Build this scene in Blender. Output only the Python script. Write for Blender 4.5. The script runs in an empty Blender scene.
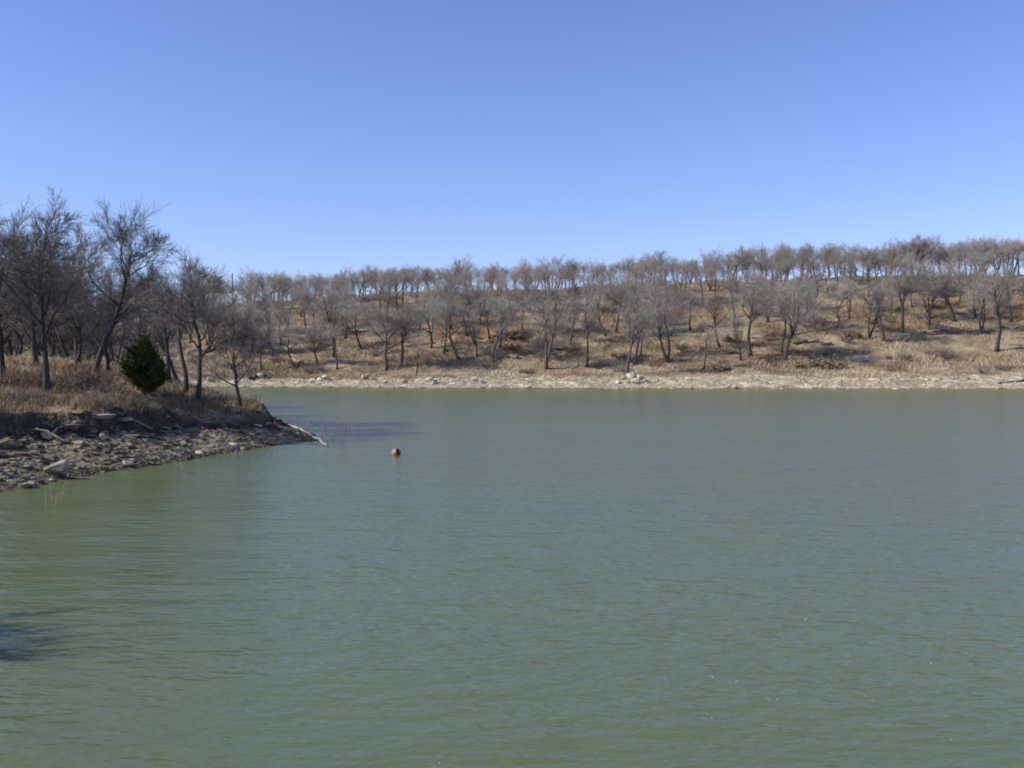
import bpy, bmesh, math, random
import numpy as np
random.seed(11)
RNG = np.random.default_rng(11)
sc = bpy.context.scene
COL = sc.collection
R = math.radians

# ------------------------------------------------------------------ camera
CAM_Z, F, CX, CY = 4.0, 995.0, 512.0, 384.0
PITCH = math.atan(22.0 / F)
cp, sp = math.cos(PITCH), math.sin(PITCH)
cam = bpy.data.cameras.new('camera'); cam.sensor_width = 36; cam.lens = 36 * F / 1024
cam.clip_start = 0.1; cam.clip_end = 9000
co = bpy.data.objects.new('camera', cam); COL.objects.link(co)
co.location = (0, 0, CAM_Z); co.rotation_euler = (math.pi / 2 - PITCH, 0, 0)
sc.camera = co

def project(x, y, z):
    dz = z - CAM_Z
    d = y * cp - dz * sp; u = y * sp + dz * cp
    return CX + F * x / d, CY - F * u / d, d

def ray(px, py):
    v = (CY - py) / F
    return np.array([(px - CX) / F, cp + v * sp, -sp + v * cp])

# ------------------------------------------------------------------ noise
def _h(i, j, s):
    n = (i.astype(np.int64) * 374761393 + j.astype(np.int64) * 668265263 + s * 1442695041) & 0x7fffffff
    n = ((n ^ (n >> 13)) * 1274126177) & 0x7fffffff
    return ((n ^ (n >> 16)) & 0xffff) / 65535.0
def vnoise(x, y, s=0):
    x = np.asarray(x, float); y = np.asarray(y, float)
    i, j = np.floor(x), np.floor(y); fx, fy = x - i, y - j
    fx = fx * fx * (3 - 2 * fx); fy = fy * fy * (3 - 2 * fy)
    a, b = _h(i, j, s), _h(i + 1, j, s); c, d = _h(i, j + 1, s), _h(i + 1, j + 1, s)
    return (a + (b - a) * fx) * (1 - fy) + (c + (d - c) * fx) * fy - 0.5
def fbm(x, y, o=4, s=0):
    t, a, f = 0, 1.0, 1.0
    for k in range(o):
        t = t + a * vnoise(x * f + 17.3 * k, y * f - 9.1 * k, s + k); a *= .5; f *= 2.03
    return t
def sstep(a, b, x):
    t = np.clip((x - a) / (b - a), 0, 1); return t * t * (3 - 2 * t)

# ------------------------------------------------------------------ shoreline and terrain
# x, y, beach width, beach top height, scarp height, slope inland, cap
SH = [(-15.6, 30.4, 4.0, 1.05, 1.15, .105, 2.2), (-14.7, 35.5, 3.8, 1.05, 1.1, .105, 2.2), (-13.0, 41.5, 3.4, 1.0, .95, .11, 2.2),
      (-12.1, 45.2, 3.2, .9, .95, .12, 2.0), (-10.6, 49.0, 3.1, .7, .75, .12, 2.0), (-9.9, 50.6, 3.0, .45, .6, .11, 2.0),
      (-10.8, 54.0, 1.8, .5, .8, .11, 2.0),
      (-13.2, 60.0, 1.4, .4, 1.0, .11, 2.0), (-20.0, 75.0, 1.4, .4, 1.0, .11, 2.2), (-31.0, 97.0, 2.0, .4, .9, .11, 2.4), (-44.0, 118.0, 3, .5, .7, .09, 2.4),
      (-51.0, 132.0, 4, .6, .5, .06, 3), (-52.0, 146.0, 5, .8, .4, .06, 3), (-46.0, 157.0, 6, 1.0, .4, .08, 3), (-33.0, 156.5, 7, 1.1, .4, .09, 3), (-15.0, 151.0, 8, 1.3, .4, .1, 3),
      (10.0, 149.0, 9, 1.5, .4, .1, 3), (45.0, 147.5, 9, 1.6, .4, .1, 3), (90.0, 147.0, 11, 1.7, .3, .1, 3), (200.0, 150.0, 10, 1.6, .4, .1, 3),
      (330.0, 140.0, 8, 1.5, .6, .1, 3), (360.0, 60.0, 8, 1.5, .6, .1, 3), (240.0, 10.0, 5, 1, .6, .1, 3), (60.0, 2.5, 3, .8, 1.2, .05, 1),
      (0.0, 4.6, 2, .6, 1.4, .05, 1), (-6.0, 5.5, 2.2, .6, 1.4, .05, 2), (-10.5, 10.0, 3, .7, 1.3, .05, 2), (-13.5, 15.0, 4, .8, 1.2, .05, 2.5), (-16.0, 22.0, 4, 1.0, 1.2, .06, 3)]
SHA = np.array(SH, float)
SHP = SHA[:, :2]
NS = len(SH)

def shore(x, y):
    """signed distance to the water's edge (positive on land) and the blended bank attributes"""
    x = np.asarray(x, float).ravel(); y = np.asarray(y, float).ravel()
    best = np.full(x.shape, 1e9); inside = np.zeros(x.shape, bool)
    W = np.zeros(x.shape); A = np.zeros((x.size, 5))
    for i in range(NS):
        a = SHP[i]; b = SHP[(i + 1) % NS]; e = b - a
        t = np.clip(((x - a[0]) * e[0] + (y - a[1]) * e[1]) / (e @ e), 0, 1)
        d = np.hypot(x - a[0] - t * e[0], y - a[1] - t * e[1])
        best = np.minimum(best, d)
        w = 1.0 / (d + .3) ** 3.5
        att = SHA[i, 2:] * (1 - t[:, None]) + SHA[(i + 1) % NS, 2:] * t[:, None]
        W += w; A += w[:, None] * att
        cond = ((a[1] > y) != (b[1] > y))
        with np.errstate(divide='ignore', invalid='ignore'):
            xi = e[0] * (y - a[1]) / e[1] + a[0]
        inside ^= cond & (x < xi)
    s = np.where(inside, -best, best)
    return s, A / W[:, None]

RPX = np.array([-900, -200, 0, 100, 200, 300, 400, 500, 600, 700, 800, 900, 1000, 1100, 1900], float)
RPY = np.array([352, 350, 346, 334, 316, 303, 297, 294.5, 291, 286.5, 283, 281, 280.5, 279, 285], float)
RIDGE_Y = 236.0
def terrain(x, y, full=False):
    shp = np.shape(x)
    x = np.asarray(x, float).ravel(); y = np.asarray(y, float).ravel()
    s0, A = shore(x, y)
    dist = np.hypot(x, y)
    s = s0 + fbm(x * .45, y * .45, 3, 3) * np.clip(dist / 80, .5, 2.0)
    wb, hb, scp, sl, cap = A.T
    wb = wb * (1 + .5 * fbm(x * .22, y * .22, 2, 9))
    far = sstep(118, 140, y)
    beach = hb * np.clip(s / wb, 0, 1) ** .9
    sw = 1.25 + .8 * vnoise(x * .35, y * .35, 97) + 3 * far
    scarp = scp * sstep(0, 1, (s - wb) / sw)
    top = np.minimum(np.maximum(s - wb - sw, 0) * sl, cap)
    h = np.where(s > 0, beach + scarp + top, np.maximum(s * .22, -3.0))
    # far hill
    px = CX + F * x / np.maximum(y, 60)
    rz = CAM_Z + (362 - np.interp(px, RPX, RPY)) * RIDGE_Y / F
    base = 3.6
    yy = y + 7 * fbm(x * .03, y * .03, 3, 21)
    ramp = np.clip((yy - 171) / (RIDGE_Y - 171), 0, 1.0)
    ramp = ramp * .82 + .18 * sstep(0, 1, ramp)
    back = np.clip(1 - np.maximum(y - 246, 0) / 260, .06, 1)
    hill = (rz - base) * ramp * back
    hill = np.where(y > 150, hill, 0) * sstep(150, 172, y)
    on = sstep(0, 4, s)
    h = h + hill * on
    h = h + 1.5 * np.exp(-.5 * ((x + 28) ** 2 + (y - 72) ** 2) / 144) * sstep(2, 8, s)
    # relief
    big = fbm(x * .12, y * .12, 4, 31) * .9 * sstep(165, 190, y)
    fine_n = fbm(x * .9, y * .9, 4, 41) * .16 + fbm(x * .3, y * .3, 2, 45) * .2
    sb = sstep(wb * .7, wb, s) * (1 - sstep(wb + 1, wb + 2, s)) * (1 - far)
    h = h + sb * (fbm(x * 1.9, y * 1.9, 3, 91) * .38)
    h = h + (big + fine_n * np.where(y > 120, 1.6, 1.0)) * on
    # thin rock ledges stepping up the near beach
    st = .13
    q = h / st + fbm(x * .6, y * .6, 2, 51) * 1.3
    fr = q - np.floor(q)
    ledge = (sstep(.0, .35, fr) - fr) * st
    h = h + ledge * sstep(.05, .3, s) * (1 - sstep(wb * 1.2, wb * 1.2 + 2, s)) * (1 - far) * .9
    if full:
        return h.reshape(shp), s.reshape(shp), wb.reshape(shp), A
    return h.reshape(shp)
def tz(x, y): return float(terrain(np.array([x]), np.array([y]))[0])

def ground_hit(px, py, dmin=25.0, dmax=262.0):
    """the point of the terrain seen at a place of the photograph (used to survey positions)"""
    d = np.linspace(dmin, dmax, 1600); r = ray(px, py)
    X, Y, Z = r[0] * d, r[1] * d, CAM_Z + r[2] * d
    h = terrain(X, Y)
    k = np.nonzero(h >= Z)[0]
    if len(k) == 0:
        y = RIDGE_Y + 2; x = (px - CX) / F * y
        return np.array([x, y, tz(x, y)])
    k = k[0]
    return np.array([X[k], Y[k], h[k]])

# ------------------------------------------------------------------ mesh helpers
def mesh_arrays(name, V, quads=None, tris=None, smooth=True, attrs=None):
    me = bpy.data.meshes.new(name)
    V = np.asarray(V, np.float32).reshape(-1, 3)
    loops, starts, n = [], [], 0
    for fa, k in ((quads, 4), (tris, 3)):
        if fa is None or len(fa) == 0: continue
        fa = np.asarray(fa, np.int32).reshape(-1, k)
        loops.append(fa.ravel()); starts.append(n + np.arange(len(fa), dtype=np.int32) * k); n += fa.size
    me.vertices.add(len(V)); me.vertices.foreach_set('co', V.ravel())
    lp = np.concatenate(loops); stt = np.concatenate(starts)
    me.loops.add(len(lp)); me.loops.foreach_set('vertex_index', lp)
    me.polygons.add(len(stt)); me.polygons.foreach_set('loop_start', stt)
    me.update(calc_edges=True); me.validate()
    me.polygons.foreach_set('use_smooth', np.full(len(me.polygons), smooth))
    for k, v in (attrs or {}).items():
        at = me.attributes.new(k, 'FLOAT', 'POINT'); at.data.foreach_set('value', np.asarray(v, np.float32))
    return me

def link(name, me, m=None, parent=None):
    o = bpy.data.objects.new(name, me); COL.objects.link(o)
    if m is not None and not me.materials: me.materials.append(m)
    if parent is not None: o.parent = parent
    return o
def empty(name, loc=(0, 0, 0)):
    o = bpy.data.objects.new(name, None); COL.objects.link(o); o.location = loc; o.empty_display_size = .2
    return o
def tag(o, label=None, cat=None, group=None, kind=None):
    if label: o['label'] = label
    if cat: o['category'] = cat
    if group: o['group'] = group
    if kind: o['kind'] = kind
    return o
KIDS = {}
def copy_tree(o):
    c = o.copy(); COL.objects.link(c)
    for ch in o.children:
        d = ch.copy(); COL.objects.link(d); d.parent = c
        for g in ch.children:
            e = g.copy(); COL.objects.link(e); e.parent = d
    return c

class Tubes:
    def __init__(s): s.V, s.Q, s.T, s.n = [], [], [], 0
    def add(s, P, Rr, k):
        P = np.asarray(P, float); Rr = np.asarray(Rr, float)
        if P.ndim == 2: P, Rr = P[None], Rr[None]
        B, n, _ = P.shape
        T = np.gradient(P, axis=1); T /= np.linalg.norm(T, axis=2, keepdims=True) + 1e-9
        D = P[:, -1] - P[:, 0]
        ref = np.where(np.abs(D[:, 2:3]) > .8 * np.linalg.norm(D, axis=1, keepdims=True), [[1., .13, 0]], [[.07, .02, 1.]])
        U = np.cross(T, ref[:, None, :]); U /= np.linalg.norm(U, axis=2, keepdims=True) + 1e-9
        W = np.cross(T, U)
        a = np.arange(k) * 2 * np.pi / k
        V = P[:, :, None] + Rr[:, :, None, None] * (np.cos(a)[:, None] * U[:, :, None] + np.sin(a)[:, None] * W[:, :, None])
        idx = s.n + np.arange(B * n * k).reshape(B, n, k)
        q = np.stack([idx[:, :-1], np.roll(idx, -1, 2)[:, :-1], np.roll(idx, -1, 2)[:, 1:], idx[:, 1:]], -1).reshape(-1, 4)
        s.V.append(V.reshape(-1, 3)); s.Q.append(q); s.n += B * n * k
        tip = idx[:, -1]; bot = idx[:, 0]
        for j in range(1, k - 1):
            s.T.append(np.stack([tip[:, 0], tip[:, j], tip[:, j + 1]], -1)); s.T.append(np.stack([bot[:, 0], bot[:, j + 1], bot[:, j]], -1))
    def mesh(s, name):
        return mesh_arrays(name, np.concatenate(s.V), np.concatenate(s.Q), np.concatenate(s.T))

# ------------------------------------------------------------------ materials
def new_mat(name):
    m = bpy.data.materials.new(name); m.use_nodes = True
    nt = m.node_tree; b = nt.nodes['Principled BSDF']
    return m, nt, b
def N(nt, typ, **kw):
    n = nt.nodes.new(typ)
    for k, v in kw.items():
        if k.startswith('i_'): n.inputs[k[2:].replace('_', ' ')].default_value = v
        else: setattr(n, k, v)
    return n
def ramp(nt, src, stops):
    r = nt.nodes.new('ShaderNodeValToRGB'); e = r.color_ramp.elements
    while len(e) < len(stops): e.new(.5)
    for q, (p, c) in zip(e, stops): q.position = p; q.color = (*c, 1) if len(c) == 3 else c
    nt.links.new(src, r.inputs['Fac']); return r.outputs['Color']
def mix(nt, fac, a, b, mode='MIX'):
    n = nt.nodes.new('ShaderNodeMix'); n.data_type = 'RGBA'; n.blend_type = mode
    for s, v in ((n.inputs[0], fac), (n.inputs[6], a), (n.inputs[7], b)):
        if hasattr(v, 'is_linked'): nt.links.new(v, s)
        else: s.default_value = v if not isinstance(v, tuple) else (*v, 1)
    return n.outputs[2]
def attr(nt, name):
    n = nt.nodes.new('ShaderNodeAttribute'); n.attribute_name = name; return n.outputs['Fac']
def noise(nt, vec, scale, detail=4, rough=.55):
    n = N(nt, 'ShaderNodeTexNoise'); n.inputs['Scale'].default_value = scale; n.inputs['Detail'].default_value = detail
    n.inputs['Roughness'].default_value = rough
    if vec is not None: nt.links.new(vec, n.inputs['Vector'])
    return n.outputs['Fac']
def geo_pos(nt): return nt.nodes.new('ShaderNodeNewGeometry').outputs['Position']
def obj_co(nt): return nt.nodes.new('ShaderNodeTexCoord').outputs['Object']
def bump(nt, b, h, strength, dist):
    n = N(nt, 'ShaderNodeBump'); n.inputs['Strength'].default_value = strength; n.inputs['Distance'].default_value = dist
    nt.links.new(h, n.inputs['Height']); nt.links.new(n.outputs['Normal'], b.inputs['Normal']); return n
def vary(name, c1, c2, scale, rough=.9, bs=.5, bd=.03, rnd=0.0, stretch=None):
    """two-tone material on object coordinates with a per-object shift"""
    m, nt, b = new_mat(name)
    v = obj_co(nt)
    if stretch:
        mp = N(nt, 'ShaderNodeMapping'); mp.inputs['Scale'].default_value = stretch; nt.links.new(v, mp.inputs['Vector']); v = mp.outputs['Vector']
    f = noise(nt, v, scale)
    c = ramp(nt, f, [(.3, c1), (.7, c2)])
    if rnd:
        oi = N(nt, 'ShaderNodeObjectInfo')
        k = N(nt, 'ShaderNodeMapRange'); k.inputs['To Min'].default_value = 1 - rnd; k.inputs['To Max'].default_value = 1 + rnd
        nt.links.new(oi.outputs['Random'], k.inputs['Value'])
        c = mix(nt, 1.0, c, k.outputs['Result'], 'MULTIPLY')
    nt.links.new(c, b.inputs['Base Color']); b.inputs['Roughness'].default_value = rough
    b.inputs['Specular IOR Level'].default_value = .25
    if bs: bump(nt, b, f, bs, bd)
    return m

M = {}
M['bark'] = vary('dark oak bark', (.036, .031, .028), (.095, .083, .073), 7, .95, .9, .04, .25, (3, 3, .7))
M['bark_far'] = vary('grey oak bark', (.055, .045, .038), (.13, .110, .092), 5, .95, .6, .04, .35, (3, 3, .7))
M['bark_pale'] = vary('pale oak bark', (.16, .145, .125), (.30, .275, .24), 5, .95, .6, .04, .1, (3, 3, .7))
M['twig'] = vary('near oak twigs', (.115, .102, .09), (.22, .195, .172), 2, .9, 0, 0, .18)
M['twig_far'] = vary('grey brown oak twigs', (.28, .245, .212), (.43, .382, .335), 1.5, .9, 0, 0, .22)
M['twig_red'] = vary('reddish brush stems', (.17, .105, .075), (.30, .19, .135), 2, .9, 0, 0, .2)
M['brush'] = vary('grey brush stems', (.13, .105, .085), (.25, .20, .16), 2, .9, 0, 0, .25)
M['russet'] = vary('russet dead oak leaves', (.20, .105, .058), (.34, .19, .10), 3, .85, 0, 0, .15)
M['olive'] = vary('olive brown leaves', (.22, .175, .10), (.34, .27, .16), 3, .85, 0, 0, .15)
M['cedar'] = vary('cedar foliage', (.024, .038, .008), (.105, .112, .022), 2.0, .8, 0, 0)
M['rock'] = vary('near limestone', (.085, .071, .042), (.27, .232, .148), 3, .95, .7, .03, .35)
M['rock_pale'] = vary('pale limestone', (.36, .31, .215), (.58, .51, .375), 3, .95, .6, .03, .2)
M['rock_mid'] = vary('dull grey limestone', (.20, .175, .125), (.40, .35, .26), 3, .95, .6, .03)
M['rock_dark'] = vary('weathered ledge rock', (.09, .08, .065), (.30, .27, .22), 1.2, .95, .8, .08, .25)
M['drift'] = vary('bleached driftwood', (.24, .205, .155), (.50, .445, .355), 5, .9, .6, .02, 0, (4, .8, 4))
M['drift_grey'] = vary('grey driftwood', (.15, .13, .10), (.34, .295, .23), 5, .9, .6, .02, 0, (4, .8, 4))
M['pole'] = vary('weathered pole wood', (.09, .075, .06), (.16, .14, .12), 4, .9, .3, .02)

def ground_mat():
    m, nt, b = new_mat('ground')
    p = geo_pos(nt)
    be, fa, wet = attr(nt, 'beach'), attr(nt, 'far'), attr(nt, 'wet')
    # dry grass and leaf litter
    n1 = noise(nt, p, .16, 6, .65); n2 = noise(nt, p, 1.7, 5, .7); n3 = noise(nt, p, .05, 4, .6)
    grass = ramp(nt, n1, [(.30, (.135, .10, .067)), (.45, (.235, .178, .112)), (.58, (.35, .275, .175)), (.72, (.43, .355, .228))])
    litter = ramp(nt, n2, [(.35, (.15, .075, .04)), (.65, (.31, .18, .095))])
    lf = ramp(nt, n3, [(.42, (0, 0, 0)), (.62, (.62, .62, .62))])
    top = mix(nt, lf, grass, litter)
    rus = ramp(nt, noise(nt, p, .21, 5, .7), [(.60, (0, 0, 0)), (.70, (.6, .6, .6))])
    top = mix(nt, rus, top, (.21, .095, .05))
    drk = ramp(nt, noise(nt, p, .33, 6, .72), [(.33, (.65, .65, .65)), (.42, (0, 0, 0))])
    top = mix(nt, drk, top, (.085, .06, .042))
    fine = ramp(nt, n2, [(.3, (.74, .74, .74)), (.7, (1.22, 1.22, 1.22))])
    top = mix(nt, 1.0, top, fine, 'MULTIPLY')
    # stones of the beaches
    vo = N(nt, 'ShaderNodeTexVoronoi'); vo.inputs['Scale'].default_value = 4.2; nt.links.new(p, vo.inputs['Vector'])
    vo2 = N(nt, 'ShaderNodeTexVoronoi'); vo2.inputs['Scale'].default_value = 1.3; nt.links.new(p, vo2.inputs['Vector'])
    sep = N(nt, 'ShaderNodeSeparateColor'); nt.links.new(vo.outputs['Color'], sep.inputs['Color'])
    sep2 = N(nt, 'ShaderNodeSeparateColor'); nt.links.new(vo2.outputs['Color'], sep2.inputs['Color'])
    near = ramp(nt, sep.outputs['Red'], [(.0, (.075, .064, .04)), (.5, (.16, .14, .088)), (.85, (.25, .22, .145)), (1, (.40, .36, .26))])
    soil = ramp(nt, noise(nt, p, .7, 5, .65), [(.4, (.15, .118, .066)), (.65, (.31, .25, .15))])
    nearb = mix(nt, ramp(nt, noise(nt, p, .9, 3), [(.42, (.15, .15, .15)), (.6, (.9, .9, .9))]), near, soil)
    farb = ramp(nt, sep2.outputs['Red'], [(.0, (.29, .232, .138)), (.55, (.37, .31, .20)), (.85, (.48, .41, .28)), (1, (.66, .59, .45))])
    bch = mix(nt, fa, nearb, farb)
    c = mix(nt, be, top, bch)
    shaded_soil = ramp(nt, noise(nt, p, 2.2, 5, .7), [(.35, (.035, .028, .02)), (.6, (.085, .07, .05)), (.78, (.17, .15, .11))])  # bank face: dark soil, taken darker still to stand for its shade
    c = mix(nt, attr(nt, 'scarp'), c, shaded_soil)
    c = mix(nt, wet, c, (.10, .078, .045))
    nt.links.new(c, b.inputs['Base Color']); b.inputs['Roughness'].default_value = .95; b.inputs['Specular IOR Level'].default_value = .15
    ad = N(nt, 'ShaderNodeMath', operation='ADD'); nt.links.new(n2, ad.inputs[0]); nt.links.new(vo.outputs['Distance'], ad.inputs[1])
    bump(nt, b, ad.outputs[0], .8, .12)
    return m
M['ground'] = ground_mat()

def water_mat():
    m, nt, b = new_mat('water')
    p = geo_pos(nt)
    def scaled(v, rot=0):
        mp = N(nt, 'ShaderNodeMapping'); mp.inputs['Scale'].default_value = v; mp.inputs['Rotation'].default_value = (0, 0, rot)
        nt.links.new(p, mp.inputs['Vector']); return mp.outputs['Vector']
    patch = noise(nt, scaled((.045, .11, 1), .1), 1.0, 4, .6)
    a = noise(nt, scaled((1.25, 2.9, 1), .09), 1.0, 2.5, .5)
    c = noise(nt, scaled((.33, .75, 1), -.06), 1.0, 2, .5)
    d = noise(nt, scaled((4.2, 7.5, 1), .2), 1.0, 2, .5)
    def mul(x, k):
        q = N(nt, 'ShaderNodeMath', operation='MULTIPLY'); nt.links.new(x, q.inputs[0])
        if hasattr(k, 'is_linked'): nt.links.new(k, q.inputs[1])
        else: q.inputs[1].default_value = k
        return q.outputs[0]
    def add(x, y):
        q = N(nt, 'ShaderNodeMath', operation='ADD'); nt.links.new(x, q.inputs[0]); nt.links.new(y, q.inputs[1]); return q.outputs[0]
    amp = N(nt, 'ShaderNodeMapRange'); amp.inputs['From Min'].default_value = .35; amp.inputs['From Max'].default_value = .65
    amp.inputs['To Min'].default_value = .65; amp.inputs['To Max'].default_value = 1.2; nt.links.new(patch, amp.inputs['Value'])
    h = add(add(mul(a, .060), mul(c, .080)), mul(d, .022))
    h = mul(h, amp.outputs['Result'])
    bump(nt, b, h, 1.0, 1.0)
    col = ramp(nt, patch, [(.35, (.101, .130, .047)), (.65, (.117, .147, .056))])
    nt.links.new(col, b.inputs['Base Color'])
    b.inputs['Roughness'].default_value = .20; b.inputs['IOR'].default_value = 1.333
    return m
M['water'] = water_mat()

# ------------------------------------------------------------------ ground and water
def build_ground():
    ang = np.concatenate([np.linspace(-180, -42, 70, endpoint=False), np.linspace(-42, -30, 60, endpoint=False), np.linspace(-30, 34, 620, endpoint=False), np.linspace(34, 180, 75, endpoint=False)])
    rad = np.concatenate([[1.0, 2, 3, 4, 5, 6, 7, 8.5, 10, 12, 15, 18, 22], np.linspace(26, 70, 300), np.geomspace(70.5, 140, 60), np.linspace(141, 262, 230), np.geomspace(265, 5000, 40)])
    a, r = np.meshgrid(np.radians(ang), rad)
    X, Y = r * np.sin(a), r * np.cos(a)
    h, s, wb, A = terrain(X, Y, True)
    nr, na = X.shape
    V = np.stack([X, Y, h], -1).reshape(-1, 3)
    V = np.concatenate([V, [[0, 0, tz(0, 0)]]])
    idx = np.arange(nr * na).reshape(nr, na)
    nx = np.roll(idx, -1, 1)
    Q = np.stack([idx[:-1], idx[1:], nx[1:], nx[:-1]], -1).reshape(-1, 4)
    T = np.stack([np.full(na, nr * na), idx[0], nx[0]], -1)
    nz = fbm(X * .5, Y * .5, 3, 61)
    far = sstep(110, 135, Y)
    be = 1 - sstep(.75, 1.15, s / (wb * (1 + .25 * far)) + nz * .5)
    wet = (1 - sstep(.04, .16, h + nz * .1)) * .85
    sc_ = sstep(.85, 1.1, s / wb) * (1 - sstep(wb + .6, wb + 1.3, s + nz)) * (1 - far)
    att = {k: np.concatenate([v.ravel(), [0]]) for k, v in dict(beach=be, far=far, wet=wet, scarp=sc_).items()}
    me = mesh_arrays('ground', V, Q, T, True, att)
    o = link('ground', me, M['ground']); tag(o, kind='structure')
build_ground()
wv = [(-480, -60, 0), (480, -60, 0), (480, 200, 0), (-480, 200, 0)]
wa = link('water', mesh_arrays('water', wv, [(0, 1, 2, 3)], None, False), M['water']); tag(wa, kind='structure')

# ------------------------------------------------------------------ bare trees
def unit(v): return v / (np.linalg.norm(v, axis=-1, keepdims=True) + 1e-9)
def grow(rng, S, D, L, r0, r1, n, wander, up):
    B = len(S); P = np.zeros((B, n, 3)); P[:, 0] = S; d = unit(D)
    for i in range(1, n):
        d = unit(d + wander * rng.normal(size=(B, 3)) + np.array([0, 0, up]))
        P[:, i] = P[:, i - 1] + d * (L / (n - 1))[:, None]
    t = np.linspace(0, 1, n)
    return P, r0[:, None] * (1 - t) + r1[:, None] * t
def kids(rng, P, Rr, L, m, t0, t1, ang, asd, lr, tip=True, up=0.0):
    B, n, _ = P.shape
    t = t0 + (t1 - t0) * (np.arange(m) + rng.uniform(.1, .9, (B, m))) / m
    if tip: t[:, -1] = .99
    f = t * (n - 1); i = np.minimum(f.astype(int), n - 2); w = (f - i)[..., None]
    b = np.arange(B)[:, None]
    S = P[b, i] * (1 - w) + P[b, i + 1] * w
    T = unit(P[b, i + 1] - P[b, i])
    rr = Rr[b, i] * (1 - w[..., 0]) + Rr[b, i + 1] * w[..., 0]
    az = rng.uniform(0, 2 * np.pi) + np.arange(m) * 2.4 + rng.normal(size=(B, m)) * .5 + rng.uniform(0, 6.28, (B, 1))
    A1 = unit(np.cross(T, [[.31, .2, .93]])); A2 = np.cross(T, A1)
    a = np.clip(rng.normal(ang, asd, (B, m)), .08, 1.7)
    if tip: a[:, -1] *= .35
    D = np.cos(a)[..., None] * T + np.sin(a)[..., None] * (np.cos(az)[..., None] * A1 + np.sin(az)[..., None] * A2)
    D[..., 2] += up
    LL = L[:, None] * lr * (1 - .30 * (t - t0) / (t1 - t0 + 1e-6)) * rng.uniform(.65, 1.25, (B, m))
    return S.reshape(-1, 3), unit(D.reshape(-1, 3)), LL.ravel(), rr.ravel()

TOPS = {}
def make_tree(name, seed, H, stems=((0, 0),), trunk=.62, limbs=8, spread=.40, first=.45, wander=.075, l2=7, l3=6, l4=6, l5=0, rmin=.0080, limb_ang=.74,
              thick=.021, bark='bark_far', twig='twig_far', limb_parts=False, up=.06, droop=0.0):
    rng = np.random.default_rng(seed)
    root = empty(name)
    tt, tl, tc = Tubes(), [], Tubes()
    ns = len(stems)
    for (lx, ly) in stems:
        L = np.array([H * trunk * (1 if ns == 1 else rng.uniform(.85, 1.0))])
        r0 = np.array([H * thick * (1 if ns == 1 else .72)])
        P, Rr = grow(rng, np.array([[rng.uniform(-.08, .08) * (ns > 1), rng.uniform(-.08, .08) * (ns > 1), -.12]]), np.array([[lx, ly, 1.0]]), L, r0, r0 * .38, 11, wander, .05)
        Rr[:, 0] *= 1.45; Rr[:, 1] *= 1.1
        tt.add(P, Rr, 8)
        nl = limbs if ns == 1 else max(4, int(limbs * .65))
        S, D, LL, rr = kids(rng, P, Rr, np.array([H * spread]), nl, first, 1.0, limb_ang, .22, 1.0, True, .12)
        P1, R1 = grow(rng, S, D, LL, np.minimum(rr * .58, H * .0088), np.full(len(S), rmin * 1.3), 8, .17, up)
        for i in range(len(P1)):
            tl.append((P1[i], R1[i]))
        S, D, LL, rr = kids(rng, P1, R1, LL, l2, .20, 1.0, .78, .22, .56, True, .05)
        P2, R2 = grow(rng, S, D, LL, np.maximum(rr * .52, rmin), np.full(len(S), rmin), 6, .20, up - droop)
        (tc if not limb_parts else tc).add(P2, R2, 4)
        S, D, LL, rr = kids(rng, P2, R2, LL, l3, .12, 1.0, .60, .2, .66, True, .06)
        P3, R3 = grow(rng, S, D, LL, np.maximum(rr * .60, rmin), np.full(len(S), rmin * .8), 4, .15, .02 - droop)
        tc.add(P3, R3, 3)
        if l4:
            S, D, LL, rr = kids(rng, P3, R3, LL, l4, .10, 1.0, .52, .18, .80, True, .06)
            P4, R4 = grow(rng, S, D, LL, np.full(len(S), rmin), np.full(len(S), rmin * .6), 3, .12, .02)
            tc.add(P4, R4, 3)
            if l5:
                S, D, LL, rr = kids(rng, P4, R4, LL, l5, .12, 1.0, .58, .2, .80, True)
                P5, R5 = grow(rng, S, D, LL, np.full(len(S), rmin * .75), np.full(len(S), rmin * .55), 2, .2, .0)
                tc.add(P5, R5, 3)
    if not limb_parts:
        for p, r in tl: tt.add(p, r, 5)
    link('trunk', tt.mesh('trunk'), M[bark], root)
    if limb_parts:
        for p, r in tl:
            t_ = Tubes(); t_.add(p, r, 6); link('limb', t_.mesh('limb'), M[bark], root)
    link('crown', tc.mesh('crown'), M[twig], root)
    zs = np.concatenate(tc.V)[:, 2]; TOPS[root.name] = float(np.percentile(zs, 99.7))
    return root

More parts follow.
